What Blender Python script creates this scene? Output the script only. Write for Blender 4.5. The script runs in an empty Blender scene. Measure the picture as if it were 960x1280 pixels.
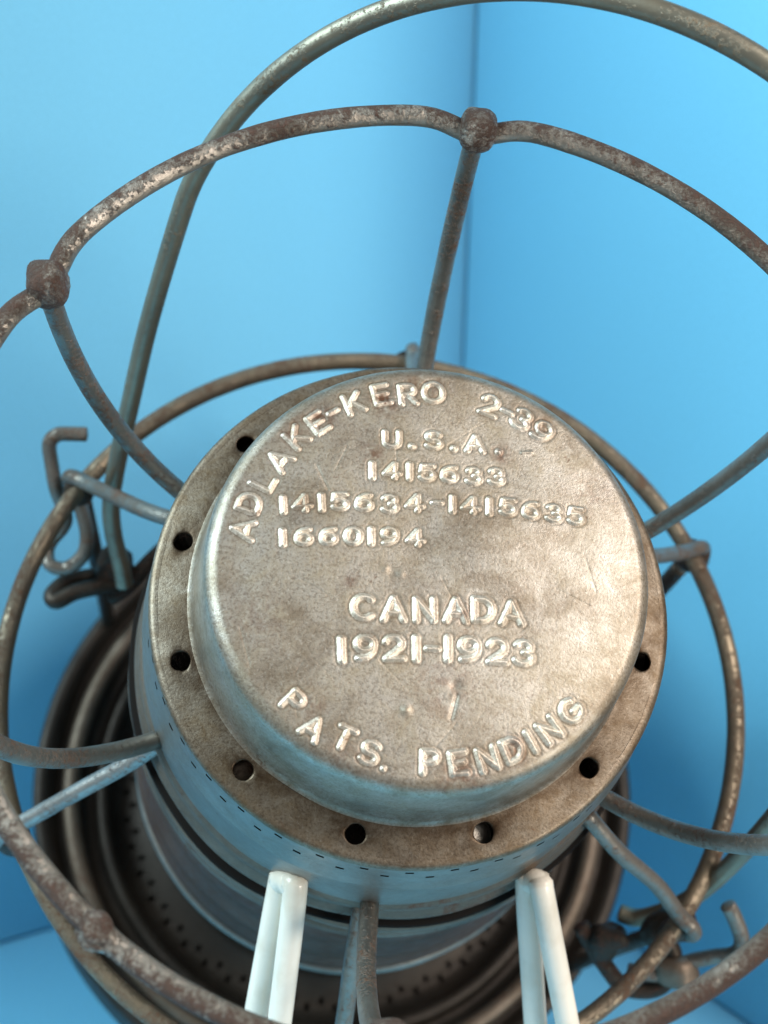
import bpy, math, random
import numpy as np
from mathutils import Matrix, Vector

random.seed(7)
RNG = np.random.default_rng(7)
U = 0.04                      # one design unit = cap flange radius = 40 mm
SC = bpy.context.scene
COL = SC.collection

# ------------------------------------------------------------------ camera
def V(*a): return Vector(a)
CAM_LOC = V(7.38710045, 10.00192754, 6.34381421) * U
CX = V(-0.83503371, 0.54964121, 0.02476351)
CY = V(-0.13501809, -0.24834061, 0.9592169)
CF = V(-0.53337493, -0.79763493, -0.28158428)
cam = bpy.data.cameras.new('camera'); camo = bpy.data.objects.new('camera', cam); COL.objects.link(camo)
M = Matrix.Identity(4)
for i in range(3):
    M[i][0], M[i][1], M[i][2], M[i][3] = CX[i], CY[i], -CF[i], CAM_LOC[i]
camo.matrix_world = M
cam.sensor_fit = 'VERTICAL'; cam.sensor_width = 36; cam.sensor_height = 36
cam.lens = 2000 / 1280 * 36
cam.clip_start = 0.005; cam.clip_end = 50
cam.dof.use_dof = True; cam.dof.focus_distance = 0.236; cam.dof.aperture_fstop = 22
SC.camera = camo

# ------------------------------------------------------------------ world and lamps
w = bpy.data.worlds.new('World'); SC.world = w; w.use_nodes = True
bg = w.node_tree.nodes['Background']
bg.inputs[0].default_value = (1.0, 0.97, 0.93, 1); bg.inputs[1].default_value = 0.27
TARGET = V(4.0, 5.0, 3.6) * U

def area(name, dirc, dist, size, energy, color):
    """soft rectangular lamp; dirc is given in world axes, from the lantern to the lamp"""
    d = Vector(dirc).normalized()
    L = bpy.data.lights.new(name, 'AREA'); L.shape = 'RECTANGLE'; L.size = size[0]; L.size_y = size[1]
    L.energy = energy; L.color = color
    o = bpy.data.objects.new(name, L); COL.objects.link(o)
    o.location = TARGET + d * dist
    o.rotation_euler = (-d).to_track_quat('-Z', 'Y').to_euler()
    return o

def camdir(r, u, b):          # right, up, towards the photographer
    return CX * r + CY * u - CF * b

area('warm_lamp', camdir(0.72, 0.52, 0.68), 0.66, (0.22, 0.24), 3.45, (1.0, 0.895, 0.815))
area('low_warm_fill', camdir(0.78, -0.30, 0.62), 0.80, (0.20, 0.20), 2.7, (1.0, 0.92, 0.80))  # added fill from low right, brightens the white stand hooks
area('cool_window', camdir(-1.15, 0.85, 0.42), 1.1, (0.8, 0.7), 24.0, (0.76, 0.95, 1.0))
SC.view_settings.view_transform = 'Standard'; SC.view_settings.look = 'None'
SC.view_settings.exposure = 0.0; SC.view_settings.gamma = 1.0; SC.view_settings.use_curve_mapping = False
SC.cycles.max_bounces = 8

# ------------------------------------------------------------------ materials
class NT:
    def __init__(self, name):
        self.m = bpy.data.materials.new(name); self.m.use_nodes = True
        self.t = self.m.node_tree; self.n = self.t.nodes; self.l = self.t.links
        self.b = self.n['Principled BSDF']
        self.co = self.n.new('ShaderNodeTexCoord').outputs['Object']
    def put(self, sock, v):
        if hasattr(v, 'is_output'): self.l.new(v, sock)
        else: sock.default_value = v
    def noise(self, scale, detail=4, rough=0.55, vec=None, dist=0.0):
        n = self.n.new('ShaderNodeTexNoise'); n.inputs['Scale'].default_value = scale
        n.inputs['Detail'].default_value = detail; n.inputs['Roughness'].default_value = rough
        n.inputs['Distortion'].default_value = dist
        self.l.new(vec or self.co, n.inputs['Vector']); return n.outputs['Fac']
    def stretch(self, s, rot=(0, 0, 0)):
        n = self.n.new('ShaderNodeMapping'); n.inputs['Scale'].default_value = s; n.inputs['Rotation'].default_value = rot
        self.l.new(self.co, n.inputs['Vector']); return n.outputs['Vector']
    def ramp(self, fac, stops):
        n = self.n.new('ShaderNodeValToRGB'); e = n.color_ramp.elements
        while len(e) < len(stops): e.new(0.5)
        for k, (p, c) in enumerate(stops):
            e[k].position = p; e[k].color = (c, c, c, 1) if not hasattr(c, '__len__') else (*c, 1)
        self.l.new(fac, n.inputs['Fac']); return n.outputs['Color']
    def mix(self, f, a, b, mode='MIX'):
        n = self.n.new('ShaderNodeMix'); n.data_type = 'RGBA'; n.blend_type = mode
        self.put(n.inputs[0], f)
        for s, v in ((n.inputs[6], a), (n.inputs[7], b)):
            self.put(s, v if hasattr(v, 'is_output') else (*v, 1))
        return n.outputs[2]
    def math(self, op, a, b=0.0, clamp=False):
        n = self.n.new('ShaderNodeMath'); n.operation = op; n.use_clamp = clamp
        self.put(n.inputs[0], a); self.put(n.inputs[1], b); return n.outputs[0]
    def attr(self, name):
        n = self.n.new('ShaderNodeAttribute'); n.attribute_name = name; return n.outputs['Fac']
    def bump(self, h, dist, strength=1.0, normal=None):
        n = self.n.new('ShaderNodeBump'); n.inputs['Distance'].default_value = dist; n.inputs['Strength'].default_value = strength
        self.l.new(h, n.inputs['Height'])
        if normal: self.l.new(normal, n.inputs['Normal'])
        return n.outputs['Normal']
    def set(self, **k):
        for a, v in k.items():
            s = self.b.inputs[a.replace('_', ' ')]
            if isinstance(v, tuple) and len(v) == 3: v = (*v, 1)
            self.put(s, v)
        return self

def tin(name, base, dark, rust, rust_amt, rough, metal=0.85, use_grime=False, streak=False, bump=1.0):
    t = NT(name)
    big = t.noise(45, 5, 0.6); mid = t.noise(190, 6, 0.65, dist=0.6); fine = t.noise(1400, 4, 0.7)
    c = t.mix(t.ramp(big, [(0.35, 0.0), (0.68, 1.0)]), base, dark)
    c = t.mix(t.ramp(mid, [(0.42, 0.0), (0.72, 0.75)]), c, dark)
    c = t.mix(t.ramp(fine, [(0.3, 0.0), (0.75, 0.35)]), c, (base[0] * 1.3, base[1] * 1.28, base[2] * 1.25))
    # rust: blotches broken up by fine specks
    rsum = t.math('ADD', t.math('MULTIPLY', t.noise(75, 6, 0.7, dist=1.2), 0.62), t.math('MULTIPLY', t.noise(620, 4, 0.75), 0.38))
    rm = t.ramp(rsum, [(0.66 - rust_amt * 0.24, 0.0), (0.76 - rust_amt * 0.24, 0.9)])
    if use_grime:
        g = t.math('MULTIPLY', t.attr('grime'), t.ramp(mid, [(0.25, 0.35), (0.7, 1.0)]))
        c = t.mix(g, c, (dark[0] * 0.6, dark[1] * 0.52, dark[2] * 0.42))
    if use_grime: c = t.mix(t.math('MULTIPLY', t.attr('stain'), 0.8, True), c, (dark[0] * 0.78, dark[1] * 0.52, dark[2] * 0.40))
    c = t.mix(rm, c, rust)
    scr = t.noise(60, 2, 0.5, vec=t.stretch((1.0, 26.0, 8.0), (0, 0, 0.7)))
    scr2 = t.noise(70, 2, 0.5, vec=t.stretch((30.0, 1.0, 8.0), (0, 0, 0.35)))
    sc = t.math('MAXIMUM', t.ramp(scr, [(0.66, 0.0), (0.70, 1.0)]), t.ramp(scr2, [(0.68, 0.0), (0.72, 1.0)]))
    c = t.mix(t.math('MULTIPLY', sc, 0.05), c, (min(1, base[0] * 1.5), min(1, base[1] * 1.5), min(1, base[2] * 1.5)))
    r = t.math('ADD', t.math('MULTIPLY', mid, 0.22), rough - 0.11)
    r = t.math('ADD', r, t.math('MULTIPLY', rm, 0.3), True)
    h = t.math('ADD', t.math('MULTIPLY', fine, 0.5), t.math('MULTIPLY', mid, 0.9))
    h = t.math('ADD', h, t.math('MULTIPLY', rm, 0.5))
    h = t.math('SUBTRACT', h, t.math('MULTIPLY', sc, 0.03))
    t.set(Base_Color=c, Roughness=r, Metallic=t.math('SUBTRACT', metal, t.math('MULTIPLY', rm, metal * 0.75)),
          Normal=t.bump(h, 0.00016 * bump, 0.8))
    return t.m

def patina(name, grey, tan, brown, rough, metal):
    """old tin plate: grey tin mottled with tan oxide, brown stains, dark pinholes and bright worn flecks"""
    t = NT(name)
    m = t.noise(240, 7, 0.72, dist=0.5); b = t.noise(95, 5, 0.65, dist=0.8); sp = t.noise(2300, 3, 0.7); sp2 = t.noise(1500, 3, 0.75, dist=0.4); lg = t.noise(28, 3)
    f = t.math('ADD', t.math('MULTIPLY', m, 0.65), t.math('MULTIPLY', lg, 0.35))
    c = t.mix(t.ramp(f, [(0.38, 0.0), (0.62, 1.0)]), grey, tan)
    c = t.mix(t.ramp(t.math('ADD', t.math('MULTIPLY', b, 0.6), t.math('MULTIPLY', t.noise(42, 4, 0.6, dist=0.5), 0.4)), [(0.48, 0.0), (0.62, 0.72)]), c, brown)
    c = t.mix(t.ramp(sp, [(0.36, 0.42), (0.52, 0.0)]), c, (brown[0] * 0.7, brown[1] * 0.65, brown[2] * 0.6))
    c = t.mix(t.ramp(sp2, [(0.56, 0.0), (0.74, 0.5)]), c, (grey[0] * 1.35, grey[1] * 1.35, grey[2] * 1.33))
    c = t.mix(t.ramp(t.noise(420, 4, 0.7, dist=1.0), [(0.66, 0.0), (0.74, 0.7)]), c, (0.13, 0.062, 0.036))
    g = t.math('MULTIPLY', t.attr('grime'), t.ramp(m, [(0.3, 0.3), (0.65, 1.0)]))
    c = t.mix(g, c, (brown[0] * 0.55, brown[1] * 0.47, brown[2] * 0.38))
    c = t.mix(t.math('MULTIPLY', t.attr('stain'), 0.85, True), c, (0.15, 0.075, 0.045))
    r = t.math('ADD', t.math('MULTIPLY', m, 0.34), rough - 0.17)
    r = t.math('ADD', r, t.math('MULTIPLY', t.math('SUBTRACT', sp, 0.5), 0.25), True)
    h = t.math('ADD', t.math('MULTIPLY', sp, 0.6), t.math('MULTIPLY', m, 0.5))
    t.set(Base_Color=c, Roughness=r, Metallic=metal, Normal=t.bump(h, 0.00011, 0.8))
    return t.m

def wire_metal(name, bare, patina, rust, amt, rough=0.42, metal=0.8, sided=0.0, pit=1.0):
    """galvanised wire: bare zinc, grey-green patina and granular rust; 'side' holds how far a spot faces outward"""
    t = NT(name)
    big = t.noise(70, 4, 0.6); mid = t.noise(320, 5, 0.7, dist=0.8); fine = t.noise(1500, 4, 0.75)
    c = t.mix(t.ramp(big, [(0.35, 0.0), (0.65, 1.0)]), bare, patina)
    c = t.mix(t.ramp(mid, [(0.4, 0.0), (0.7, 0.6)]), c, patina)
    s = t.math('ADD', t.math('MULTIPLY', big, 0.45), t.math('MULTIPLY', mid, 0.55))
    s = t.math('ADD', s, t.math('MULTIPLY', t.math('SUBTRACT', fine, 0.5), 0.7))
    s = t.math('ADD', s, 0.11)
    if sided: s = t.math('ADD', s, t.math('MULTIPLY', t.attr('side'), sided))
    rm = t.ramp(s, [(0.71 - amt * 0.3, 0.0), (0.89 - amt * 0.3, 1.0)])
    rc = t.mix(t.ramp(fine, [(0.35, 0.0), (0.65, 1.0)]), rust, (rust[0] * 1.9, rust[1] * 1.75, rust[2] * 1.6))
    c = t.mix(rm, c, rc)
    h = t.math('ADD', t.math('MULTIPLY', fine, t.math('ADD', t.math('MULTIPLY', rm, 1.1), 0.25)), t.math('MULTIPLY', mid, 0.5))
    t.set(Base_Color=c, Roughness=t.math('ADD', t.math('MULTIPLY', rm, 0.25), t.math('ADD', rough - 0.06, t.math('MULTIPLY', mid, 0.12))),
          Metallic=t.math('SUBTRACT', metal, t.math('MULTIPLY', rm, metal * 0.6)), Normal=t.bump(h, 0.0003 * pit, 0.8))
    return t.m

MAT = {}
MAT['cap'] = patina('aged_tin_plate', (0.485, 0.465, 0.425), (0.37, 0.325, 0.25), (0.195, 0.153, 0.108), 0.47, 0.82)
MAT['letter'] = patina('worn_raised_tin', (0.80, 0.77, 0.71), (0.66, 0.60, 0.50), (0.38, 0.31, 0.23), 0.50, 0.80)
MAT['flange'] = patina('brown_stained_tin', (0.27, 0.235, 0.19), (0.17, 0.12, 0.072), (0.075, 0.048, 0.028), 0.47, 0.78)
MAT['rim'] = tin('polished_rolled_tin', (0.50, 0.47, 0.42), (0.26, 0.22, 0.17), (0.11, 0.05, 0.03), 0.16, 0.38, 0.9)
MAT['side'] = tin('grey_galvanised_sheet', (0.30, 0.29, 0.27), (0.17, 0.155, 0.135), (0.10, 0.05, 0.03), 0.16, 0.44, 0.85)
MAT['brown'] = tin('rusty_sheet', (0.20, 0.16, 0.125), (0.10, 0.072, 0.05), (0.09, 0.036, 0.018), 0.5, 0.52, 0.6)
MAT['base'] = tin('dull_dark_sheet', (0.045, 0.036, 0.029), (0.019, 0.0155, 0.0125), (0.032, 0.016, 0.010), 0.4, 0.5, 0.5)
MAT['ring'] = wire_metal('rusty_guard_wire', (0.42, 0.39, 0.345), (0.19, 0.162, 0.132), (0.055, 0.034, 0.027), 0.70, 0.36, 0.85, 0.15, 2.2)
MAT['cage'] = wire_metal('brown_cage_wire', (0.27, 0.22, 0.155), (0.15, 0.125, 0.095), (0.085, 0.045, 0.025), 0.38, 0.42, 0.75, 0.05)
MAT['spoke'] = wire_metal('grey_brown_wire', (0.30, 0.28, 0.25), (0.17, 0.155, 0.135), (0.09, 0.05, 0.03), 0.28, 0.40, 0.8)
MAT['zinc'] = wire_metal('pale_zinc_wire', (0.38, 0.375, 0.36), (0.22, 0.215, 0.205), (0.08, 0.05, 0.04), 0.34, 0.42, 0.8)
MAT['bail'] = wire_metal('brass_grey_bail_wire', (0.30, 0.28, 0.215), (0.20, 0.195, 0.16), (0.10, 0.07, 0.04), 0.14, 0.46, 0.85, 0, 0.5)
MAT['dark'] = wire_metal('dark_hinge_metal', (0.06, 0.048, 0.038), (0.03, 0.025, 0.02), (0.055, 0.024, 0.014), 0.36, 0.5, 0.7)

t = NT('gap_shade'); t.set(Base_Color=(0.012, 0.010, 0.009), Roughness=0.9); t.b.inputs['Specular IOR Level'].default_value = 0.1; MAT['gap_shade'] = t.m  # near-black colour standing in for the shade under the hem
t = NT('white_vinyl_coating')
m1 = t.noise(120, 4); m2 = t.noise(40, 4, 0.6, vec=t.stretch((1, 1, 6)))
t.set(Base_Color=t.mix(t.ramp(m1, [(0.48, 0.0), (0.78, 0.85)]), (0.90, 0.86, 0.76), (0.72, 0.64, 0.51)), Roughness=t.ramp(m2, [(0.3, 0.28), (0.7, 0.42)]),
      Normal=t.bump(m2, 0.0002, 0.5))
t.b.inputs['Coat Weight'].default_value = 0.3
MAT['vinyl'] = t.m

t = NT('dusty_glass')
d1 = t.noise(60, 5); d2 = t.noise(500, 4)
t.set(Base_Color=t.mix(t.ramp(d1, [(0.35, 0.0), (0.7, 1.0)]), (0.11, 0.058, 0.036), (0.06, 0.03, 0.02)), Roughness=t.ramp(d2, [(0.3, 0.36), (0.7, 0.55)]),
      Transmission_Weight=t.ramp(d1, [(0.3, 0.25), (0.75, 0.05)]), IOR=1.48, Specular_IOR_Level=0.12)
MAT['glass'] = t.m

def board(name, col, col2):
    t = NT(name)
    a = t.noise(9, 3); b = t.noise(900, 3, 0.6); c = t.noise(1500, 3, 0.7)
    k = t.mix(t.ramp(a, [(0.3, 0.0), (0.7, 1.0)]), col, col2)
    k = t.mix(t.ramp(c, [(0.40, 0.0), (0.62, 0.5)]), k, tuple(min(1, x * 1.25 + 0.02) for x in col))
    t.set(Base_Color=k, Roughness=0.62, Normal=t.bump(t.math('ADD', b, c), 0.00012, 0.4))
    t.b.inputs['Specular IOR Level'].default_value = 0.3
    return t.m
MAT['wall'] = board('blue_painted_board', (0.19, 0.56, 0.80), (0.175, 0.54, 0.78))
MAT['floor'] = board('blue_board_floor', (0.19, 0.56, 0.80), (0.175, 0.54, 0.78))

# ------------------------------------------------------------------ mesh helpers
def link(name, verts, faces, mat, parent=None, smooth=True, attrs=None, kind=None, label=None):
    me = bpy.data.meshes.new(name)
    if isinstance(verts, np.ndarray): verts = verts.tolist()
    me.from_pydata(verts, [], faces); me.update()
    if smooth: me.polygons.foreach_set('use_smooth', [True] * len(me.polygons))
    for k, v in (attrs or {}).items():
        a = me.attributes.new(k, 'FLOAT', 'POINT'); a.data.foreach_set('value', np.asarray(v, np.float32))
    me.materials.append(mat)
    o = bpy.data.objects.new(name, me); COL.objects.link(o)
    if parent: o.parent = parent
    if kind: o['kind'] = kind
    if label: o['label'] = label
    return o

BASE_Z = -4.7
def loc(p):                   # design units (flange height = 0) -> metres above the base
    p = np.asarray(p, float)
    return (p - np.array([0, 0, BASE_Z])) * U

def cyl(r, deg, z):
    a = math.radians(deg); return (r * math.cos(a), r * math.sin(a), z)

def catmull(pts, sub=10, closed=False):
    P = np.asarray(pts, float); n = len(P); out = []
    for i in range(n if closed else n - 1):
        if closed: p0, p1, p2, p3 = P[(i - 1) % n], P[i], P[(i + 1) % n], P[(i + 2) % n]
        else: p0, p1, p2, p3 = P[max(i - 1, 0)], P[i], P[i + 1], P[min(i + 2, n - 1)]
        for k in range(sub):
            s = k / sub
            out.append(0.5 * ((2 * p1) + (-p0 + p2) * s + (2 * p0 - 5 * p1 + 4 * p2 - p3) * s * s + (-p0 + 3 * p1 - 3 * p2 + p3) * s ** 3))
    if not closed: out.append(P[-1])
    return np.array(out)

def tube_geo(path, r, closed=False, sides=16, rad=None, wob=0.0, cap_round=False):
    """swept round wire; returns verts, faces, outward-facing attribute"""
    P = np.asarray(path, float); n = len(P)
    if closed: T = np.roll(P, -1, 0) - np.roll(P, 1, 0)
    else: T = np.gradient(P, axis=0)
    T /= np.linalg.norm(T, axis=1)[:, None]
    ref = np.array([0, 0, 1.0]) if abs(T[0][2]) < 0.9 else np.array([1.0, 0, 0])
    Nv = ref - T[0] * (ref @ T[0]); Nv /= np.linalg.norm(Nv)
    verts = []; side = []; R = np.full(n, r) if rad is None else np.asarray(rad, float)
    R = R * (1 + wob * np.convolve(RNG.standard_normal(n + 4), np.ones(5) / 5, 'valid'))
    for i in range(n):
        Nv = Nv - T[i] * (Nv @ T[i]); Nv /= np.linalg.norm(Nv); B = np.cross(T[i], Nv)
        out = np.array([P[i][0], P[i][1], 0]); ln = np.linalg.norm(out); out = out / ln if ln > 1e-6 else out
        for k in range(sides):
            a = 2 * math.pi * k / sides; d = Nv * math.cos(a) + B * math.sin(a)
            verts.append(P[i] + d * R[i]); side.append(float(d @ out) * 0.9 + d[2] * 0.1)
    faces = []
    for i in range(n if closed else n - 1):
        j = (i + 1) % n
        off = 0
        for k in range(sides):
            k2 = (k + 1) % sides
            faces.append((i * sides + k, i * sides + k2, j * sides + k2, j * sides + k))
    if closed:                # untwist: match last ring to first by nearest offset
        last = np.array(verts[(n - 1) * sides:]); first = np.array(verts[:sides])
        best = min(range(sides), key=lambda s: np.sum((np.roll(first, -s, 0) - last) ** 2))
        faces = faces[:(n - 1) * sides]
        for k in range(sides):
            k2 = (k + 1) % sides; i = n - 1
            faces.append((i * sides + k, i * sides + k2, (k2 + best) % sides, (k + best) % sides))
    else:
        for end in (0, n - 1):
            dirn = -T[0] if end == 0 else T[-1]
            ringidx = [end * sides + k for k in range(sides)]
            prev = ringidx; c = P[end]
            steps = ((0.75, 0.45), (0.35, 0.62)) if not cap_round else ((0.87, 0.5), (0.5, 0.87))
            for sc_, dz in steps:
                b0 = len(verts)
                for k in range(sides):
                    verts.append(c + (np.array(verts[ringidx[k]]) - c) * sc_ + dirn * R[end] * dz * (1 if cap_round else 0.35)); side.append(0)
                cur = list(range(b0, b0 + sides))
                for k in range(sides):
                    k2 = (k + 1) % sides
                    f = (prev[k], prev[k2], cur[k2], cur[k])
                    faces.append(f if end else f[::-1])
                prev = cur
            b0 = len(verts); verts.append(c + dirn * R[end] * (1 if cap_round else 0.25)); side.append(0)
            for k in range(sides):
                f = (prev[k], prev[(k + 1) % sides], b0)
                faces.append(f if end else f[::-1])
    return np.array(verts), faces, side

def wire(name, path, r, mat, parent, world=False, **k):
    v, f, s = tube_geo(path, r, **k)
    v = v * U if world else loc(v)
    return link(name, v, f, mat, parent, attrs={'side': s})

def blob(name, c, radii, axis, mat, parent, lumps=0.10, seed=0, world=False, n=24, squash=2.6):
    """lumpy barrel: a wrapped or crimped bit of metal; axis is its long direction"""
    rg = np.random.default_rng(seed)
    ax = Vector(axis).normalized(); q = Vector((0, 0, 1)).rotation_difference(ax)
    Ls = [(rg.standard_normal(3) * 3.2, rg.uniform(0, 6.28)) for _ in range(6)]
    verts = []; faces = []
    m = n // 2
    for i in range(m + 1):
        th = math.pi * i / m
        for k in range(n):
            ph = 2 * math.pi * k / n
            x, y, z = math.sin(th) * math.cos(ph), math.sin(th) * math.sin(ph), math.cos(th)
            e = (abs(x) ** squash + abs(y) ** squash + abs(z) ** squash) ** (-1 / squash)
            g = 1 + lumps * sum(math.sin(d @ np.array([x, y, z]) + p) for d, p in Ls) / 3
            p = q @ Vector((x * e * radii[0] * g, y * e * radii[1] * g, z * e * radii[2] * g))
            verts.append([c[0] + p.x, c[1] + p.y, c[2] + p.z])
    for i in range(m):
        for k in range(n):
            k2 = (k + 1) % n
            faces.append((i * n + k, (i + 1) * n + k, (i + 1) * n + k2, i * n + k2))
    v = np.array(verts); v = v * U if world else loc(v)
    return link(name, v, faces, mat, parent, attrs={'side': [0.3] * len(verts)})

def vnoise(x, y, scale, seed):
    """smooth value noise for numpy arrays"""
    rg = np.random.default_rng(seed); T = rg.standard_normal((64, 64))
    xs, ys = x * scale + 31.3, y * scale + 17.7
    xi, yi = np.floor(xs).astype(int), np.floor(ys).astype(int); fx, fy = xs - xi, ys - yi
    fx = fx * fx * (3 - 2 * fx); fy = fy * fy * (3 - 2 * fy)
    g = lambda a, b: T[a % 64, b % 64]
    return (g(xi, yi) * (1 - fx) + g(xi + 1, yi) * fx) * (1 - fy) + (g(xi, yi + 1) * (1 - fx) + g(xi + 1, yi + 1) * fx) * fy

def lathe(name, prof, mat, parent, seg=192, wob=0.0, skip=None, closed_prof=False, seed=3, double=False):
    """surface of revolution about the lantern axis; skip(i, k) leaves an opening in row i, column k"""
    verts = []; faces = []
    prof = list(prof); n = len(prof)
    ang = np.arange(seg) * 2 * math.pi / seg
    for i, (r, z) in enumerate(prof):
        w_ = wob * vnoise(np.cos(ang) * 2.2, np.sin(ang) * 2.2 + z * 3, 1.6, seed) if wob else 0
        rr = r + w_
        verts.append(np.c_[rr * np.cos(ang), rr * np.sin(ang), np.full(seg, z)])
    for i in range(n if closed_prof else n - 1):
        j = (i + 1) % n
        for k in range(seg):
            if skip and skip(i, k): continue
            k2 = (k + 1) % seg
            faces.append((i * seg + k, j * seg + k, j * seg + k2, i * seg + k2))
    return link(name, loc(np.vstack(verts)), faces, mat, parent)

# ------------------------------------------------------------------ the blue corner
def slab(name, x0, x1, y0, y1, z0, z1, mat, label):
    bv = 0.0006
    import bmesh
    bm = bmesh.new(); bmesh.ops.create_cube(bm, size=1)
    for v in bm.verts:
        v.co.x = x0 if v.co.x < 0 else x1; v.co.y = y0 if v.co.y < 0 else y1; v.co.z = z0 if v.co.z < 0 else z1
    bmesh.ops.bevel(bm, geom=bm.edges[:], offset=bv, segments=2, affect='EDGES')
    me = bpy.data.meshes.new(name); bm.to_mesh(me); bm.free(); me.materials.append(mat)
    o = bpy.data.objects.new(name, me); COL.objects.link(o); o['kind'] = 'structure'; o['label'] = label
    return o
T_ = 0.006
slab('floor', -0.012, 0.36, -0.012, 0.36, -T_, 0, MAT['floor'], 'blue floor board under the lantern')
slab('wall', -T_ - 0.0004, 0.42, -T_, 0, 0.0006, 0.42, MAT['wall'], 'greyish blue wall board left of the corner seam')
slab('wall', -T_, 0, 0.0007, 0.19, 0.0006, 0.42, MAT['wall'], 'bright blue wall board right of the corner seam')

# ------------------------------------------------------------------ the lantern
E1 = V(-0.8766548, 0.47981874, -0.03536017); E2 = V(-0.31014588, -0.50740572, 0.80395831); E3 = V(0.36781232, 0.71576072, 0.59363346)
ORG = V(4.07761898, 5.26714126, 4.29493276)
lantern = bpy.data.objects.new('railroad_lantern', None); COL.objects.link(lantern)
lm = Matrix.Identity(4)
o_ = (ORG + E3 * BASE_Z) * U
for i in range(3):
    lm[i][0], lm[i][1], lm[i][2], lm[i][3] = E1[i], E2[i], E3[i], o_[i]
lantern.matrix_world = lm
lantern['label'] = 'tilted old railroad lantern with embossed tin cap and rusty wire guard rings'
lantern['category'] = 'lantern'

# ---- embossed cap top: one pressed sheet whose raised strokes are cut out as pieces of their own
def arc(cx, cy, rx, ry, a0, a1, n=18):
    return [(cx + rx * math.cos(math.radians(a0 + (a1 - a0) * i / n)), cy + ry * math.sin(math.radians(a0 + (a1 - a0) * i / n))) for i in range(n + 1)]
def bez(a, b, c, n=10):
    return [tuple((1 - s) ** 2 * a[k] + 2 * s * (1 - s) * b[k] + s * s * c[k] for k in (0, 1)) for s in [i / n for i in range(n + 1)]]
F = {
 'A': (0.86, [[(0, 0), (0.43, 1), (0.86, 0)], [(0.17, 0.32), (0.69, 0.32)]]),
 'C': (0.80, [arc(0.46, 0.5, 0.46, 0.5, 48, 312)]),
 'D': (0.78, [[(0, 0), (0, 1)], [(0, 1)] + arc(0.3, 0.5, 0.48, 0.5, 90, -90) + [(0, 0)]]),
 'E': (0.66, [[(0.66, 1), (0, 1), (0, 0), (0.66, 0)], [(0, 0.52), (0.55, 0.52)]]),
 'G': (0.84, [arc(0.46, 0.5, 0.46, 0.5, 48, 340), [(0.5, 0.42), (0.86, 0.42)]]),
 'I': (0.0, [[(0, 0), (0, 1)]]),
 'K': (0.72, [[(0, 0), (0, 1)], [(0.70, 1), (0.02, 0.40)], [(0.25, 0.60), (0.74, 0)]]),
 'L': (0.62, [[(0, 1), (0, 0), (0.62, 0)]]),
 'N': (0.76, [[(0, 0), (0, 1), (0.76, 0), (0.76, 1)]]),
 'O': (0.90, [arc(0.45, 0.5, 0.45, 0.5, 0, 360, 30)]),
 'P': (0.66, [[(0, 0), (0, 1)], [(0, 1)] + arc(0.38, 0.74, 0.28, 0.26, 90, -90) + [(0, 0.48)]]),
 'R': (0.70, [[(0, 0), (0, 1)], [(0, 1)] + arc(0.38, 0.75, 0.28, 0.25, 90, -90) + [(0, 0.50)], [(0.34, 0.5), (0.70, 0)]]),
 'S': (0.74, [arc(0.38, 0.74, 0.34, 0.26, 28, 258) + arc(0.36, 0.25, 0.37, 0.26, 85, -155)]),
 'T': (0.74, [[(0, 1), (0.74, 1)], [(0.37, 1), (0.37, 0)]]),
 'U': (0.76, [[(0, 1), (0, 0.38)] + arc(0.38, 0.36, 0.38, 0.36, 180, 360) + [(0.76, 1)]]),
 '0': (0.80, [arc(0.40, 0.5, 0.40, 0.5, 0, 360, 30)]),
 '1': (0.0, [[(0, 0), (0, 1)]]),
 '2': (0.74, [arc(0.36, 0.69, 0.35, 0.31, 165, -32) + [(0.02, 0.0), (0.76, 0.0)]]),
 '3': (0.72, [arc(0.34, 0.75, 0.32, 0.25, 155, -80), arc(0.34, 0.26, 0.38, 0.27, 80, -155)]),
 '4': (0.84, [[(0.56, 0), (0.56, 1), (0, 0.28), (0.84, 0.28)]]),
 '5': (0.76, [[(0.70, 1), (0.12, 1), (0.06, 0.56)] + arc(0.36, 0.32, 0.38, 0.32, 128, -150)]),
 '6': (0.78, [arc(0.39, 0.31, 0.37, 0.31, 0, 360, 26), bez((0.02, 0.31), (0.02, 0.98), (0.70, 0.97))]),
 '9': (0.78, [arc(0.39, 0.69, 0.37, 0.31, 0, 360, 26), bez((0.76, 0.69), (0.76, 0.02), (0.08, 0.03))]),
 '-': (0.46, [[(0, 0.5), (0.46, 0.5)]]),
 '.': (0.0, [[(0, 0.06), (0.0, 0.07)]]),
}
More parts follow.
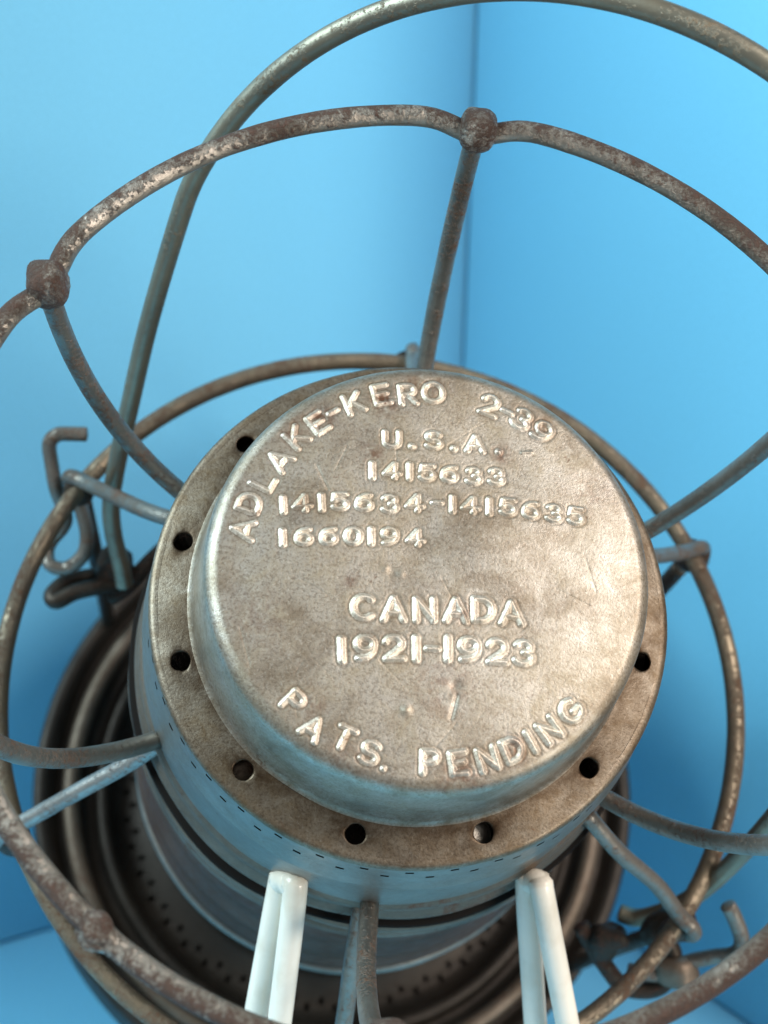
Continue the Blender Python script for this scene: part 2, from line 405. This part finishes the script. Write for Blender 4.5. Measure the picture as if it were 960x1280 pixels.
GLYPHS = [
['A', -0.6658, 0.119, 1.394, 0.095], ['D', -0.6448, 0.2228, 1.238, 0.095], ['L', -0.5971, 0.3074, 1.095, 0.095], ['A', -0.5402, 0.3935, 0.941, 0.095], ['K', -0.4784, 0.487, 0.776, 0.095], ['E', -0.4006, 0.5474, 0.632, 0.095], ['-', -0.3454, 0.5945, 0.526, 0.095], ['K', -0.2691, 0.6333, 0.402, 0.095], ['E', -0.1655, 0.6735, 0.241, 0.095], ['R', -0.0658, 0.6781, 0.097, 0.095], ['O', 0.0302, 0.6906, -0.044, 0.095],
['2', 0.2431, 0.6477, -0.359, 0.095], ['-', 0.3093, 0.625, -0.46, 0.095], ['3', 0.3645, 0.597, -0.548, 0.095], ['9', 0.4411, 0.5488, -0.677, 0.095],
['U', -0.1272, 0.4893, 0.022, 0.08], ['.', -0.0535, 0.4908, 0.001, 0.08], ['S', 0.0281, 0.4927, -0.009, 0.08], ['.', 0.1033, 0.4895, -0.021, 0.08], ['A', 0.1834, 0.4866, -0.036, 0.08], ['.', 0.2727, 0.4839, -0.033, 0.08],
['1', -0.2012, 0.3617, 0.008, 0.075], ['4', -0.1274, 0.3634, -0.006, 0.075], ['1', -0.0639, 0.3628, -0.008, 0.075], ['5', 0.0014, 0.3604, -0.027, 0.075], ['6', 0.0837, 0.3593, -0.018, 0.075], ['3', 0.1749, 0.3551, -0.014, 0.075], ['3', 0.2594, 0.3569, -0.014, 0.075],
['1', -0.5225, 0.2173, 0.088, 0.077], ['4', -0.4542, 0.2251, 0.087, 0.077], ['1', -0.3845, 0.2296, 0.062, 0.077], ['5', -0.3184, 0.2351, 0.024, 0.077], ['6', -0.2301, 0.2354, 0.029, 0.077], ['3', -0.1363, 0.2328, 0.02, 0.077], ['4', -0.0448, 0.2393, 0.012, 0.077], ['-', 0.0376, 0.2424, 0.017, 0.077], ['1', 0.0928, 0.2392, -0.016, 0.077], ['4', 0.16, 0.2378, -0.028, 0.077], ['1', 0.2282, 0.2351, -0.04, 0.077], ['5', 0.2987, 0.2352, -0.057, 0.077], ['6', 0.3839, 0.2276, -0.066, 0.077], ['3', 0.4707, 0.2199, -0.084, 0.077], ['5', 0.5532, 0.2137, -0.082, 0.077],
['1', -0.522, 0.091, 0.054, 0.075], ['6', -0.4471, 0.0966, 0.047, 0.075], ['6', -0.3585, 0.0997, 0.045, 0.075], ['0', -0.2693, 0.1029, 0.035, 0.075], ['1', -0.2043, 0.1052, 0.019, 0.075], ['9', -0.1365, 0.1076, 0.012, 0.075], ['4', -0.0434, 0.1057, 0.003, 0.075],
['C', -0.2343, -0.1632, -0.012, 0.098], ['A', -0.1238, -0.1663, -0.002, 0.098], ['N', -0.012, -0.1658, 0.008, 0.098], ['A', 0.099, -0.164, -0.002, 0.098], ['D', 0.1983, -0.1595, -0.004, 0.098], ['A', 0.301, -0.167, -0.015, 0.098],
['1', -0.3075, -0.3195, 0.059, 0.097], ['9', -0.2238, -0.3115, 0.038, 0.097], ['2', -0.1229, -0.3087, 0.036, 0.097], ['1', -0.0443, -0.3094, 0.018, 0.097], ['-', 0.0149, -0.3078, 0.006, 0.097], ['1', 0.0685, -0.3063, -0.003, 0.097], ['9', 0.1449, -0.3071, -0.014, 0.097], ['2', 0.2455, -0.3101, -0.022, 0.097], ['3', 0.3408, -0.3122, -0.026, 0.097],
['P', -0.4705, -0.5092, -0.746, 0.09], ['A', -0.4033, -0.5981, -0.593, 0.09], ['T', -0.2936, -0.6302, -0.436, 0.09], ['S', -0.2045, -0.6793, -0.292, 0.09], ['.', -0.1511, -0.7029, -0.212, 0.09],
['P', 0.0041, -0.708, 0.006, 0.092], ['E', 0.1043, -0.7088, 0.146, 0.092], ['N', 0.2058, -0.693, 0.289, 0.092], ['D', 0.294, -0.6579, 0.42, 0.092], ['I', 0.359, -0.6304, 0.518, 0.092], ['N', 0.427, -0.5866, 0.629, 0.092], ['G', 0.5053, -0.5171, 0.774, 0.092]]

R_TOP = 0.794                 # radius of the embossed disc
def top_z(r):                 # gently domed crown that rolls over to the shoulder
    return 0.402 - 0.026 * (r / 0.794) ** 2.4 - 0.013 * np.clip((r - 0.760) / 0.034, 0, 1) ** 2.0

def build_cap():
    N = 560
    g = np.linspace(-1, 1, N); A, B = np.meshgrid(g, g, indexing='ij')
    # concentric square-to-disc map
    big = np.abs(A) > np.abs(B)
    with np.errstate(divide='ignore', invalid='ignore'):
        rr = np.where(big, A, B)
        ph = np.where(big, (math.pi / 4) * (B / np.where(A == 0, 1, A)), math.pi / 2 - (math.pi / 4) * (A / np.where(B == 0, 1, B)))
    ph = np.where((A == 0) & (B == 0), 0, ph)
    x = (rr * np.cos(ph) * R_TOP).ravel(); y = (rr * np.sin(ph) * R_TOP).ravel()
    r = np.hypot(x, y)
    GX, GY = 0.020, 0.008
    z = top_z(r)
    edge = np.clip((R_TOP - r) / 0.1, 0, 1)
    z = z + edge * (0.0026 * vnoise(x, y, 3.2, 11) + 0.0006 * vnoise(x, y, 9, 12))
    best = np.full(len(x), 9.0); owner = np.full(len(x), -1); hgt = np.zeros(len(x))
    for gi, (ch, gx, gy, th, h) in enumerate(GLYPHS):
        gx, gy = gx - GX + 0.006, gy - GY + 0.014
        wd, strokes = F[ch]; h = h - 0.019
        near = np.where((np.abs(x - gx) < h) & (np.abs(y - gy) < h))[0]
        c, s = math.cos(th), math.sin(th)
        lx = ((x[near] - gx) * c + (y[near] - gy) * s); ly = (-(x[near] - gx) * s + (y[near] - gy) * c)
        kx = 1.14 if h < 0.066 else 1.05
        lx = lx / (h * kx) + wd / 2; ly = ly / h + 0.5
        lx = lx + 0.006 * vnoise(x[near], y[near], 60, 21); ly = ly + 0.006 * vnoise(x[near], y[near], 60, 22)
        d = np.full(len(near), 9.0)
        for st in strokes:
            for (ax, ay), (bx, by) in zip(st[:-1], st[1:]):
                ux, uy = bx - ax, by - ay; L2 = ux * ux + uy * uy + 1e-9
                tt = np.clip(((lx - ax) * ux + (ly - ay) * uy) / L2, 0, 1)
                d = np.minimum(d, np.hypot(lx - ax - tt * ux, ly - ay - tt * uy))
        d *= h
        hw = (0.0115 if h < 0.066 else 0.0146) if ch != '.' else 0.0150
        if ch == '1': hw *= 1.15
        arcset = gi < 15; shallow = 65 <= gi < 70
        H = 0.0090 if not arcset else 0.0074
        if shallow: H = 0.0066
        if arcset: hw *= 0.84
        if shallow: hw *= 0.88
        q = np.clip((hw - d) / (1.02 * hw), 0, 1)
        hh = H * q * q * (3 - 2 * q)
        hh *= 1 + 0.10 * vnoise(x[near], y[near], 45, 23)
        up = hh > hgt[near]
        hgt[near] = np.where(up, hh, hgt[near])
        nd = d / hw; ok = nd < best[near]
        best[near] = np.where(ok, nd, best[near]); owner[near] = np.where(ok, gi, owner[near])
    # the sheet dips a touch round every stroke
    z = z + hgt - 0.0009 * np.exp(-((best - 1.25) / 0.35) ** 2)
    for (px, py, pr, pz) in ((-0.093, -0.524, 0.016, 0.006), (-0.142, -0.022, 0.02, -0.002), (-0.11, -0.03, 0.014, 0.002), (-0.165, -0.012, 0.012, 0.002), (0.08, -0.43, 0.02, -0.004)):
        z = z + pz * np.exp(-((x - px) ** 2 + (y - py) ** 2) / pr ** 2)
    def groove(x0, y0, x1, y1, wd, dz):
        ux, uy = x1 - x0, y1 - y0; tt = np.clip(((x - x0) * ux + (y - y0) * uy) / (ux * ux + uy * uy), 0, 1)
        return dz * np.exp(-(np.hypot(x - x0 - tt * ux, y - y0 - tt * uy) / wd) ** 2)
    z = z + groove(-0.42, 0.385, -0.375, 0.285, 0.0042, -0.0018) + groove(0.085, -0.47, 0.065, -0.545, 0.008, -0.004)
    z = z + groove(0.345, 0.463, 0.382, 0.467, 0.006, 0.004)
    for _ in range(26):
        a, rr_ = RNG.uniform(0, 6.28), 0.72 * math.sqrt(RNG.uniform()); b = RNG.uniform(0, 6.28); ln = RNG.uniform(0.03, 0.22)
        x0, y0 = rr_ * math.cos(a), rr_ * math.sin(a)
        z = z + groove(x0, y0, x0 + ln * math.cos(b), y0 + ln * math.sin(b), 0.0035, -RNG.uniform(0.0003, 0.0009))
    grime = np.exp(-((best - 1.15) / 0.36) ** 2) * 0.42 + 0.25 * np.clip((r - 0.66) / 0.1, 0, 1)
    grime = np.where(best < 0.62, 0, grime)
    stain = np.zeros(len(x))
    for (px, py, pr, amp) in ((-0.165, 0.648, 0.05, 1.0), (-0.40, 0.575, 0.045, 0.9), (-0.21, 0.43, 0.05, 0.7), (0.265, 0.455, 0.035, 0.8), (-0.5, 0.52, 0.07, 0.5), (-0.02, 0.72, 0.09, 0.5),
                              (0.42, 0.57, 0.05, 0.5), (-0.42, -0.50, 0.05, 0.6), (0.29, -0.655, 0.05, 0.7), (0.1, -0.76, 0.09, 0.6), (-0.3, -0.70, 0.08, 0.5), (-0.45, 0.22, 0.03, 0.7),
                              (0.04, -0.44, 0.12, 0.4), (-0.62, -0.2, 0.12, 0.35), (0.6, 0.3, 0.1, 0.3), (-0.29, -0.06, 0.03, 0.6), (0.11, -0.16, 0.05, 0.6)):
        stain = np.maximum(stain, amp * np.exp(-((x - px) ** 2 + (y - py) ** 2) / pr ** 2))
    stain = stain * np.clip(0.62 + 0.5 * vnoise(x, y, 40, 51) + 0.4 * vnoise(x, y, 110, 52), 0, 1.3)
    verts = np.c_[x, y, z]
    idx = np.arange(N * N).reshape(N, N)
    quads = np.stack([idx[:-1, :-1], idx[1:, :-1], idx[1:, 1:], idx[:-1, 1:]], -1).reshape(-1, 4)
    # orient upward
    p = verts[quads]; nz = np.cross(p[:, 1] - p[:, 0], p[:, 2] - p[:, 0])[:, 2]
    quads = np.where((nz < 0)[:, None], quads[:, ::-1], quads)
    # boundary ring, ordered by angle, continues into the shoulder
    bnd = np.concatenate([idx[:-1, 0], idx[-1, :-1], idx[:0:-1, -1], idx[0, :0:-1]])
    ang = np.arctan2(y[bnd], x[bnd]); bnd = bnd[np.argsort(ang)]; ba = np.sort(ang); nb = len(bnd)
    z0 = float(top_z(np.array([R_TOP]))[0])
    prof = [(0.804, z0 - 0.010), (0.811, z0 - 0.025), (0.815, z0 - 0.047), (0.818, z0 - 0.09), (0.822, 0.21), (0.826, 0.14), (0.830, 0.09),
            (0.834, 0.06), (0.840, 0.036), (0.846, 0.018), (0.858, 0.008)]
    ring0 = len(verts); extra = []
    for k, (pr, pz) in enumerate(prof):
        wv = 0.0016 * vnoise(np.cos(ba) * 3, np.sin(ba) * 3 + pz * 2, 1.5, 31) * min(1, k / 3)
        extra.append(np.c_[(pr + wv) * np.cos(ba), (pr + wv) * np.sin(ba), np.full(nb, pz)])
    verts = np.vstack([verts] + extra)
    gg = [np.full(nb, v) for v in (0.25, 0.15, 0.05, 0, 0, 0.1, 0.2, 0.35, 0.5, 0.6, 0.7)]
    grime = np.concatenate([grime] + gg); stain = np.concatenate([stain] + [np.zeros(nb) for _ in prof])
    # the crown sits a hair off the centre of the flange
    zt = np.clip(verts[:, 2] / 0.36, 0, 1) ** 0.8
    verts[:, 0] += 0.020 * zt; verts[:, 1] += 0.008 * zt
    rows = [bnd] + [ring0 + k * nb + np.arange(nb) for k in range(len(prof))]
    wall = []
    for a, b in zip(rows[:-1], rows[1:]):
        wall.append(np.stack([a, b, np.roll(b, -1), np.roll(a, -1)], -1))
    allq = np.vstack([quads] + wall)
    # vertex normals of the whole pressing, so that the cut pieces shade as one sheet
    p = verts[allq]; fn = np.cross(p[:, 2] - p[:, 0], p[:, 3] - p[:, 1])
    vn = np.zeros_like(verts)
    for k in range(4): np.add.at(vn, allq[:, k], fn)
    vn /= np.linalg.norm(vn, axis=1)[:, None] + 1e-12
    fbest = best[quads].mean(1); fown = owner[quads][:, 0]
    inside = fbest < 0.92
    V_ = loc(verts)
    def piece(name, fq, mat, parent):
        used, inv = np.unique(fq, return_inverse=True); inv = inv.reshape(-1, 4)
        me = bpy.data.meshes.new(name)
        me.vertices.add(len(used)); me.vertices.foreach_set('co', V_[used].ravel())
        me.loops.add(len(fq) * 4); me.loops.foreach_set('vertex_index', inv.ravel().astype(np.int32))
        me.polygons.add(len(fq)); me.polygons.foreach_set('loop_start', np.arange(len(fq), dtype=np.int32) * 4)
        me.update(calc_edges=True); me.validate()
        me.polygons.foreach_set('use_smooth', [True] * len(fq))
        a = me.attributes.new('grime', 'FLOAT', 'POINT'); a.data.foreach_set('value', grime[used].astype(np.float32))
        a = me.attributes.new('stain', 'FLOAT', 'POINT'); a.data.foreach_set('value', stain[used].astype(np.float32))
        me.normals_split_custom_set_from_vertices(vn[used].tolist())
        me.materials.append(mat)
        o = bpy.data.objects.new(name, me); COL.objects.link(o); o.parent = parent
        return o
    cap = piece('cap', np.vstack([quads[~inside]] + wall), MAT['cap'], lantern)
    for gi, (ch, *_r) in enumerate(GLYPHS):
        sel = quads[inside & (fown == gi)]
        if not len(sel): continue
        nm = 'embossed_digit' if ch.isdigit() else 'embossed_letter' if ch.isalpha() else 'embossed_hyphen' if ch == '-' else 'embossed_dot'
        piece(nm, sel, MAT['letter'], cap)
    return cap
cap = build_cap()

# ---- flange with twelve punched holes
def build_flange():
    HA = [136.2 + 30.06 * k for k in range(12)]; HR = 0.908; hr = 0.037
    r0, r1 = 0.856, 0.975
    verts = []; faces = []; gr = []
    nb = 64
    for hk, ha in enumerate(HA):
        half = 15.03
        b = []                # boundary of the sector, counter-clockwise
        q = nb // 4
        # radial edge lengths differ from arc lengths, so share points unevenly
        na, nr = 26, 6
        for i in range(na): b.append((r0, ha + half - 2 * half * i / na))       # inner arc, decreasing angle
        for i in range(nr): b.append((r0 + (r1 - r0) * i / nr, ha - half))
        for i in range(na): b.append((r1, ha - half + 2 * half * i / na))
        for i in range(nr): b.append((r1 - (r1 - r0) * i / nr, ha + half))
        bp = np.array([cyl(r_, a_, 0)[:2] for r_, a_ in b]); hc = np.array(cyl(HR, ha, 0)[:2])
        d = bp - hc; an = np.arctan2(d[:, 1], d[:, 0])
        hp = hc + hr * np.c_[np.cos(an), np.sin(an)] * (1 + 0.03 * vnoise(np.cos(an) * 2, np.sin(an) * 2 + hk, 1.2, 41))[:, None]
        base0 = len(verts); m = len(b)
        levels = [(1.0, 0), (0.6, 0), (0.3, 0), (0.12, 0), (0.04, -0.001), (0.0, -0.004), (0.0, -0.016)]
        for f, dz in levels:
            pts = hp + (bp - hp) * f
            for (px, py) in pts:
                rr = math.hypot(px, py)
                z = 0.006 - 0.034 * (rr - r0) / (r1 - r0) + dz
                z += 0.0016 * float(vnoise(np.array([px]), np.array([py]), 7, 42)[0])
                verts.append((px, py, z)); gr.append(min(1, 0.95 * (1 - f) ** 2 + 0.8 * max(0, 1 - (rr - r0) / 0.05)))
        for l in range(len(levels) - 1):
            for k in range(m):
                k2 = (k + 1) % m
                faces.append((base0 + l * m + k, base0 + l * m + k2, base0 + (l + 1) * m + k2, base0 + (l + 1) * m + k))
    return link('cap_flange', loc(np.array(verts)), faces, MAT['flange'], lantern, attrs={'grime': gr})
build_flange()
# two holes show sheet metal close behind them
for ang_, mt in ((-74.2, 'rim'), (-133.0, 'brown')):
    c_ = cyl(0.905, ang_, -0.085)
    blob('baffle_tab', c_, (0.055, 0.055, 0.012), (0.25, -0.2, 1), MAT[mt], lantern, 0.08, int(-ang_), squash=2.2)
# rolled outer lip, catching the light
lip = [(0.972, -0.0265)] + [(0.976 + 0.032 * math.cos(math.radians(a)), -0.060 + 0.032 * math.sin(math.radians(a))) for a in range(84, -8, -12)] + [(1.002, -0.072)]
lathe('rolled_lip', lip, MAT['flange'], lantern, 256, 0.0016)

# ---- slotted collar under the flange
SEG = 600
prof = [(1.000, -0.062), (1.003, -0.068), (1.006, -0.076), (1.008, -0.096), (1.010, -0.116), (1.012, -0.150), (1.014, -0.175), (1.016, -0.195), (1.019, -0.215),
        (1.022, -0.25), (1.028, -0.29), (1.036, -0.32), (1.041, -0.345), (1.040, -0.37), (1.034, -0.40), (1.032, -0.45), (1.036, -0.56), (1.042, -0.66), (1.052, -0.72)]
def slit(i, k):
    if i == 3: return (k % 16) < 3
    if i == 6: return ((k + 8) % 16) < 3
    return False
lathe('slotted_collar', prof, MAT['side'], lantern, SEG, 0.003, slit)
lathe('collar_hem', [(1.050, -0.716), (1.066, -0.74), (1.072, -0.78), (1.066, -0.81), (1.072, -0.84), (1.088, -0.87), (1.096, -0.90), (1.088, -0.925), (1.06, -0.93), (0.98, -0.93)], MAT['brown'], lantern, 240, 0.004)
lathe('draft_plate', [(0.965, -0.22), (0.9, -0.235), (0.4, -0.24), (0.02, -0.24)], MAT['dark'], lantern, 96)

# ---- glass globe between collar and base
gl = [(0.93, -0.95), (0.96, -1.10), (1.01, -1.40), (1.07, -1.80), (1.125, -2.25), (1.155, -2.65), (1.15, -3.0), (1.11, -3.4), (1.03, -3.8), (0.97, -3.98)]
gl = catmull(gl, 8)
gl[:, 0] += 0.014 * np.clip(np.sin(gl[:, 1] * 19), -0.2, 1) * (gl[:, 1] > -2.6)
inn = [(r_ - 0.05, z_) for r_, z_ in gl[::-1]]
lathe('glass_globe', [tuple(p) for p in gl] + inn, MAT['glass'], lantern, 128, 0, None, True)
lathe('gap_shade_ring', [(1.04, -0.934), (1.116, -0.942), (1.124, -0.962), (1.118, -0.985), (1.04, -0.99), (0.95, -1.0)], MAT['gap_shade'], lantern, 160, 0.006)  # black ring added below the hem to draw the shaded gap as a line
lathe('collar_skirt', [(1.00, -1.02), (1.09, -1.03), (1.118, -1.05), (1.128, -1.09), (1.118, -1.13), (1.098, -1.16), (1.094, -1.22), (1.116, -1.25), (1.130, -1.29), (1.116, -1.33), (1.08, -1.36), (1.05, -1.40)], MAT['brown'], lantern, 200, 0.004)
lathe('globe_rim', [(1.150 + 0.030 * math.cos(math.radians(a)), -2.80 + 0.030 * math.sin(math.radians(a))) for a in range(0, 360, 30)], MAT['side'], lantern, 160, 0.003, None, True)

# ---- ribbed base
def bead(rc, zc, rr, a0, a1, n=8):
    return [(rc + rr * math.cos(math.radians(a0 + (a1 - a0) * i / n)), zc + rr * math.sin(math.radians(a0 + (a1 - a0) * i / n))) for i in range(n + 1)]
bp = [(0.05, -4.66), (1.74, -4.66), (1.80, -4.70), (1.86, -4.68), (1.87, -4.60), (1.84, -4.45), (1.80, -4.2), (1.785, -4.02)]
bp += bead(1.775, -3.92, 0.05, -30, 170) + [(1.70, -3.98), (1.66, -4.0)] + bead(1.60, -3.95, 0.045, 10, 170) + [(1.53, -4.02), (1.48, -4.05)]
bp += bead(1.42, -4.02, 0.04, 20, 160) + [(1.36, -4.10), (1.30, -4.14), (1.26, -4.14), (1.22, -4.12), (1.12, -4.10), (1.08, -4.06), (1.05, -3.95), (1.03, -3.9), (0.92, -3.95), (0.88, -4.1), (0.4, -4.15), (0.05, -4.15)]
i_h = len(bp) - 11
def bh(i, k): return i in (i_h, i_h + 1) and ((k + 3 * (i - i_h)) % 6) < 1
base = lathe('base', bp, MAT['base'], lantern, 288, 0.004, bh)
lathe('base_ridge', bead(1.60, -3.935, 0.050, 0, 345, 11), MAT['brown'], lantern, 200, 0.004, None, True)
lathe('burner', [(0.52, -4.13), (0.50, -3.95), (0.42, -3.8), (0.40, -3.6), (0.30, -3.45), (0.24, -3.42), (0.20, -3.5)], MAT['dark'], lantern, 64)

# ---- upper guard ring, pinned at six stations
ST = [84.2, 146.7, 204, 264, 324, 25]
def ring_path(r, z, n, dip, dz, stations):
    out = []
    for i in range(n):
        a = 360 * i / n
        s = min(abs((a - q + 180) % 360 - 180) for q in stations)
        k = math.exp(-(s / 4.2) ** 2)
        out.append(cyl(r - dip * k + 0.006 * math.sin(math.radians(3 * a + 40)), a, z - dz * k + 0.005 * math.sin(math.radians(2 * a))))
    return np.array(out)
Z1 = 0.743; Z2 = -1.529
ring = wire('guard_ring', ring_path(1.68, Z1, 360, 0.042, 0.03, ST), 0.0395, MAT['ring'], lantern, closed=True, sides=20, wob=0.03)
for k, a in enumerate(ST):
    c = cyl(1.640, a, Z1 - 0.012)
    d = (math.cos(math.radians(a)) * 0.35, math.sin(math.radians(a)) * 0.35, 1)
    blob('ring_knob', c, (0.070, 0.072, 0.082), d, MAT['ring'], ring, 0.05, 50 + k, squash=2.9)
blob('weld_bump', cyl(1.686, -128.9, Z1 + 0.004), (0.056, 0.056, 0.075), (math.sin(math.radians(128.9)), math.cos(math.radians(128.9)), 0), MAT['ring'], ring, 0.22, 61, squash=2)
# spokes: from the collar out and up to the guard ring
for k, a in enumerate(ST):
    da = (0, -3.2, -1.5, 0.8, 1.5, 1.5)[k]
    p0, p1, p2, p3 = np.array(cyl(1.06, a + da, -0.72)), np.array(cyl(1.30, a + da * 0.6, -0.62)), np.array(cyl(1.60, a, -0.20)), np.array(cyl(1.645, a, Z1 - 0.04))
    s = np.linspace(0, 1, 40)[:, None]
    path = (1 - s) ** 3 * p0 + 3 * s * (1 - s) ** 2 * p1 + 3 * s * s * (1 - s) * p2 + s ** 3 * p3
    wire('guard_spoke', path, 0.039, MAT['spoke'], lantern, wob=0.02)

# ---- cage ring and its wires
cage = wire('cage_ring', ring_path(1.742, Z2, 300, 0.0, 0.0, ST), 0.0435, MAT['cage'], lantern, closed=True, sides=18, wob=0.02)
for k, a in enumerate(ST):
    da = (2.0, 1.0, -1.2, -0.6, -3.0, 0)[k]
    a2 = (84.0, 145.0, 203.0, 264.0, 323.8, 25.6)[k]
    if k == 2: a2 = 202.3
    p = [cyl(1.055, a + da, -0.79), cyl(1.28, a + da * 0.8, -0.98), cyl(1.52, (a2 + a) / 2, -1.24), cyl(1.70, a2, -1.42), cyl(1.79, a2, -1.47), cyl(1.825, a2, -1.56), cyl(1.79, a2, -1.68), cyl(1.755, a2, -1.85)]
    if k == 2: p = [cyl(1.055, a + da, -0.79), cyl(1.20, a - 1.0, -0.93), cyl(1.42, a2 + 0.3, -1.13), cyl(1.66, a2, -1.36)] + p[4:]
    wire('cage_spoke', catmull(p, 8), 0.037, MAT['zinc'] if k == 2 else MAT['spoke'], lantern, wob=0.02)
    q = [cyl(1.755, a2, -1.75), cyl(1.75, a2, -2.4), cyl(1.75, a2, -3.2), cyl(1.76, a2, -3.86)]
    wire('cage_wire', catmull(q, 6), 0.043, MAT['dark'], lantern, wob=0.02)
    blob('wire_wrap', cyl(1.77, a2, Z2 - 0.06), (0.075, 0.07, 0.095), (0, 0, 1), MAT['dark'], cage, 0.2, 70 + k)

# ---- bail: pivots on two ears, leans away from the photographer
pa, pb = np.array(cyl(1.72, 150, -1.75)), np.array(cyl(1.72, -32, -1.75))
mid = (pa + pb) / 2; ax = (pa - pb) / np.linalg.norm(pa - pb); zz = np.array([0, 0, 1.0]); sdir = np.cross(zz, ax)
th = math.radians(-30); vv = math.cos(th) * zz + math.sin(th) * sdir
pl = lambda x_, y_: mid + ax * x_ + vv * y_
bl = [(1.36, -0.14), (1.42, -0.02), (1.50, 0.12), (1.56, 0.28), (1.595, 0.5), (1.63, 0.9), (1.665, 1.35), (1.68, 1.87)]
bl += [(1.69 * math.cos(math.radians(a)), 1.87 + 1.81 * math.sin(math.radians(a))) for a in range(8, 176, 8)]
bl += [(-1.70, 1.87), (-1.76, 1.3), (-1.80, 0.8), (-1.79, 0.3), (-1.74, 0.0), (-1.64, -0.22), (-1.55, -0.27)]
wire('bail', catmull([pl(*q) for q in bl], 8), 0.0435, MAT['bail'], lantern, sides=18, wob=0.012)

# ---- ears, latch wire and hinge clutter on the cage ring
def ear(pos, nrm, r, seed):
    return blob('bail_ear', pos, (r, r, 0.035), nrm, MAT['dark'], lantern, 0.16, seed, squash=2.2)
blob('bail_ear', (-1.27, 0.75, -2.0), (0.10, 0.085, 0.10), (0.4, 0.5, 1), MAT['dark'], lantern, 0.22, 81, squash=2.2)
wire('ear_loop', catmull([(-1.27, 0.66, -2.02), (-1.36, 0.64, -2.0), (-1.47, 0.61, -2.0), (-1.56, 0.56, -2.0), (-1.585, 0.60, -2.02), (-1.52, 0.68, -2.05), (-1.40, 0.72, -2.08)], 6), 0.043, MAT['dark'], lantern, cap_round=True)
wire('ear_loop', catmull([(-1.30, 0.62, -2.1), (-1.22, 0.66, -2.05), (-1.10, 0.79, -2.0), (-0.95, 0.95, -2.0)], 6), 0.043, MAT['dark'], lantern)
wire('latch_wire', catmull([(-1.421, 1.263, -1.5), (-1.50, 1.262, -1.5), (-1.560, 1.255, -1.5), (-1.597, 1.215, -1.52), (-1.588, 1.14, -1.58), (-1.565, 1.034, -1.65), (-1.523, 0.922, -1.8), (-1.60, 0.84, -1.9), (-1.615, 0.78, -1.92), (-1.59, 0.72, -1.92), (-1.51, 0.71, -1.92), (-1.43, 0.765, -1.86), (-1.415, 0.86, -1.8), (-1.45, 0.98, -1.72)], 8), 0.036, MAT['spoke'], lantern, cap_round=False)
blob('hinge_barrel', (1.40, -1.03, -1.78), (0.095, 0.095, 0.115), (0.8, 0.4, 0.4), MAT['dark'], lantern, 0.12, 91, squash=2.2)
blob('hinge_barrel', (1.52, -1.215, -2.02), (0.085, 0.08, 0.10), (0.9, -0.2, 0.2), MAT['brown'], lantern, 0.15, 92, squash=2.2)
blob('bail_ear', (1.18, -1.06, -2.02), (0.10, 0.085, 0.11), (0.4, 0.5, 1), MAT['dark'], lantern, 0.2, 93, squash=2.2)
wire('latch_wire', catmull([(1.661, -0.942, -1.6), (1.70, -0.99, -1.64), (1.757, -1.085, -1.73), (1.745, -1.14, -1.80), (1.66, -1.15, -1.90), (1.56, -1.17, -1.98), (1.44, -1.22, -2.05), (1.30, -1.20, -2.1)], 8), 0.038, MAT['spoke'], lantern)
wire('ear_loop', catmull([(1.05, -1.0, -2.0), (1.18, -1.17, -2.1), (1.30, -1.28, -2.15), (1.46, -1.27, -2.1), (1.50, -1.12, -2.0), (1.36, -0.98, -1.95)], 7), 0.042, MAT['dark'], lantern)

# ------------------------------------------------------------------ white coated wire stand under the cap
stand = bpy.data.objects.new('display_stand', None); COL.objects.link(stand)
stand['label'] = 'white coated wire stand propping up the lantern cap'; stand['category'] = 'stand'
stand.location = V(4.0, 5.3, 0.0) * U
s0 = np.array([4.0, 5.3, 0.0])
def swire(name, pts, r, sub=8):
    v, f, s = tube_geo(catmull(np.array(pts) - s0, sub), r, cap_round=True, sides=20)
    return link(name, v * U, f, MAT['vinyl'], stand)
RW = 0.050
def hairpin(a_top, a_bot, b_top, b_bot):
    a_top, a_bot, b_top, b_bot = map(np.array, (a_top, a_bot, b_top, b_bot))
    upw = np.array([0, 0, 1.0]); m = (a_top + b_top) / 2
    pts = [a_bot * 1.0, a_bot + (a_top - a_bot) * 0.35, a_bot + (a_top - a_bot) * 0.7, a_top, a_top * 0.8 + b_top * 0.2 + upw * 0.06, m + upw * 0.075, a_top * 0.2 + b_top * 0.8 + upw * 0.06, b_top,
           b_bot + (b_top - b_bot) * 0.7, b_bot + (b_top - b_bot) * 0.35, b_bot]
    return swire('support_hook', pts, RW)
L1, L2 = (4.496, 5.107, 3.06), (4.500, 4.985, 3.03)
hairpin(L1, (4.744, 4.944, 0.05), L2, (4.815, 4.62, 0.05))
R1, R2 = (3.574, 5.547, 3.00), (3.565, 5.43, 2.97)
hairpin(R1, (3.021, 5.911, 0.05), R2, (3.234, 5.50, 0.05))
swire('floor_rail', [(5.2, 4.66, 0.05), (4.744, 4.944, 0.05), (3.8, 5.46, 0.05), (3.021, 5.911, 0.05), (2.6, 6.15, 0.05)], RW)
swire('floor_rail', [(5.3, 4.33, 0.05), (4.815, 4.62, 0.05), (4.0, 5.07, 0.05), (3.234, 5.50, 0.05), (2.7, 5.8, 0.05)], RW)
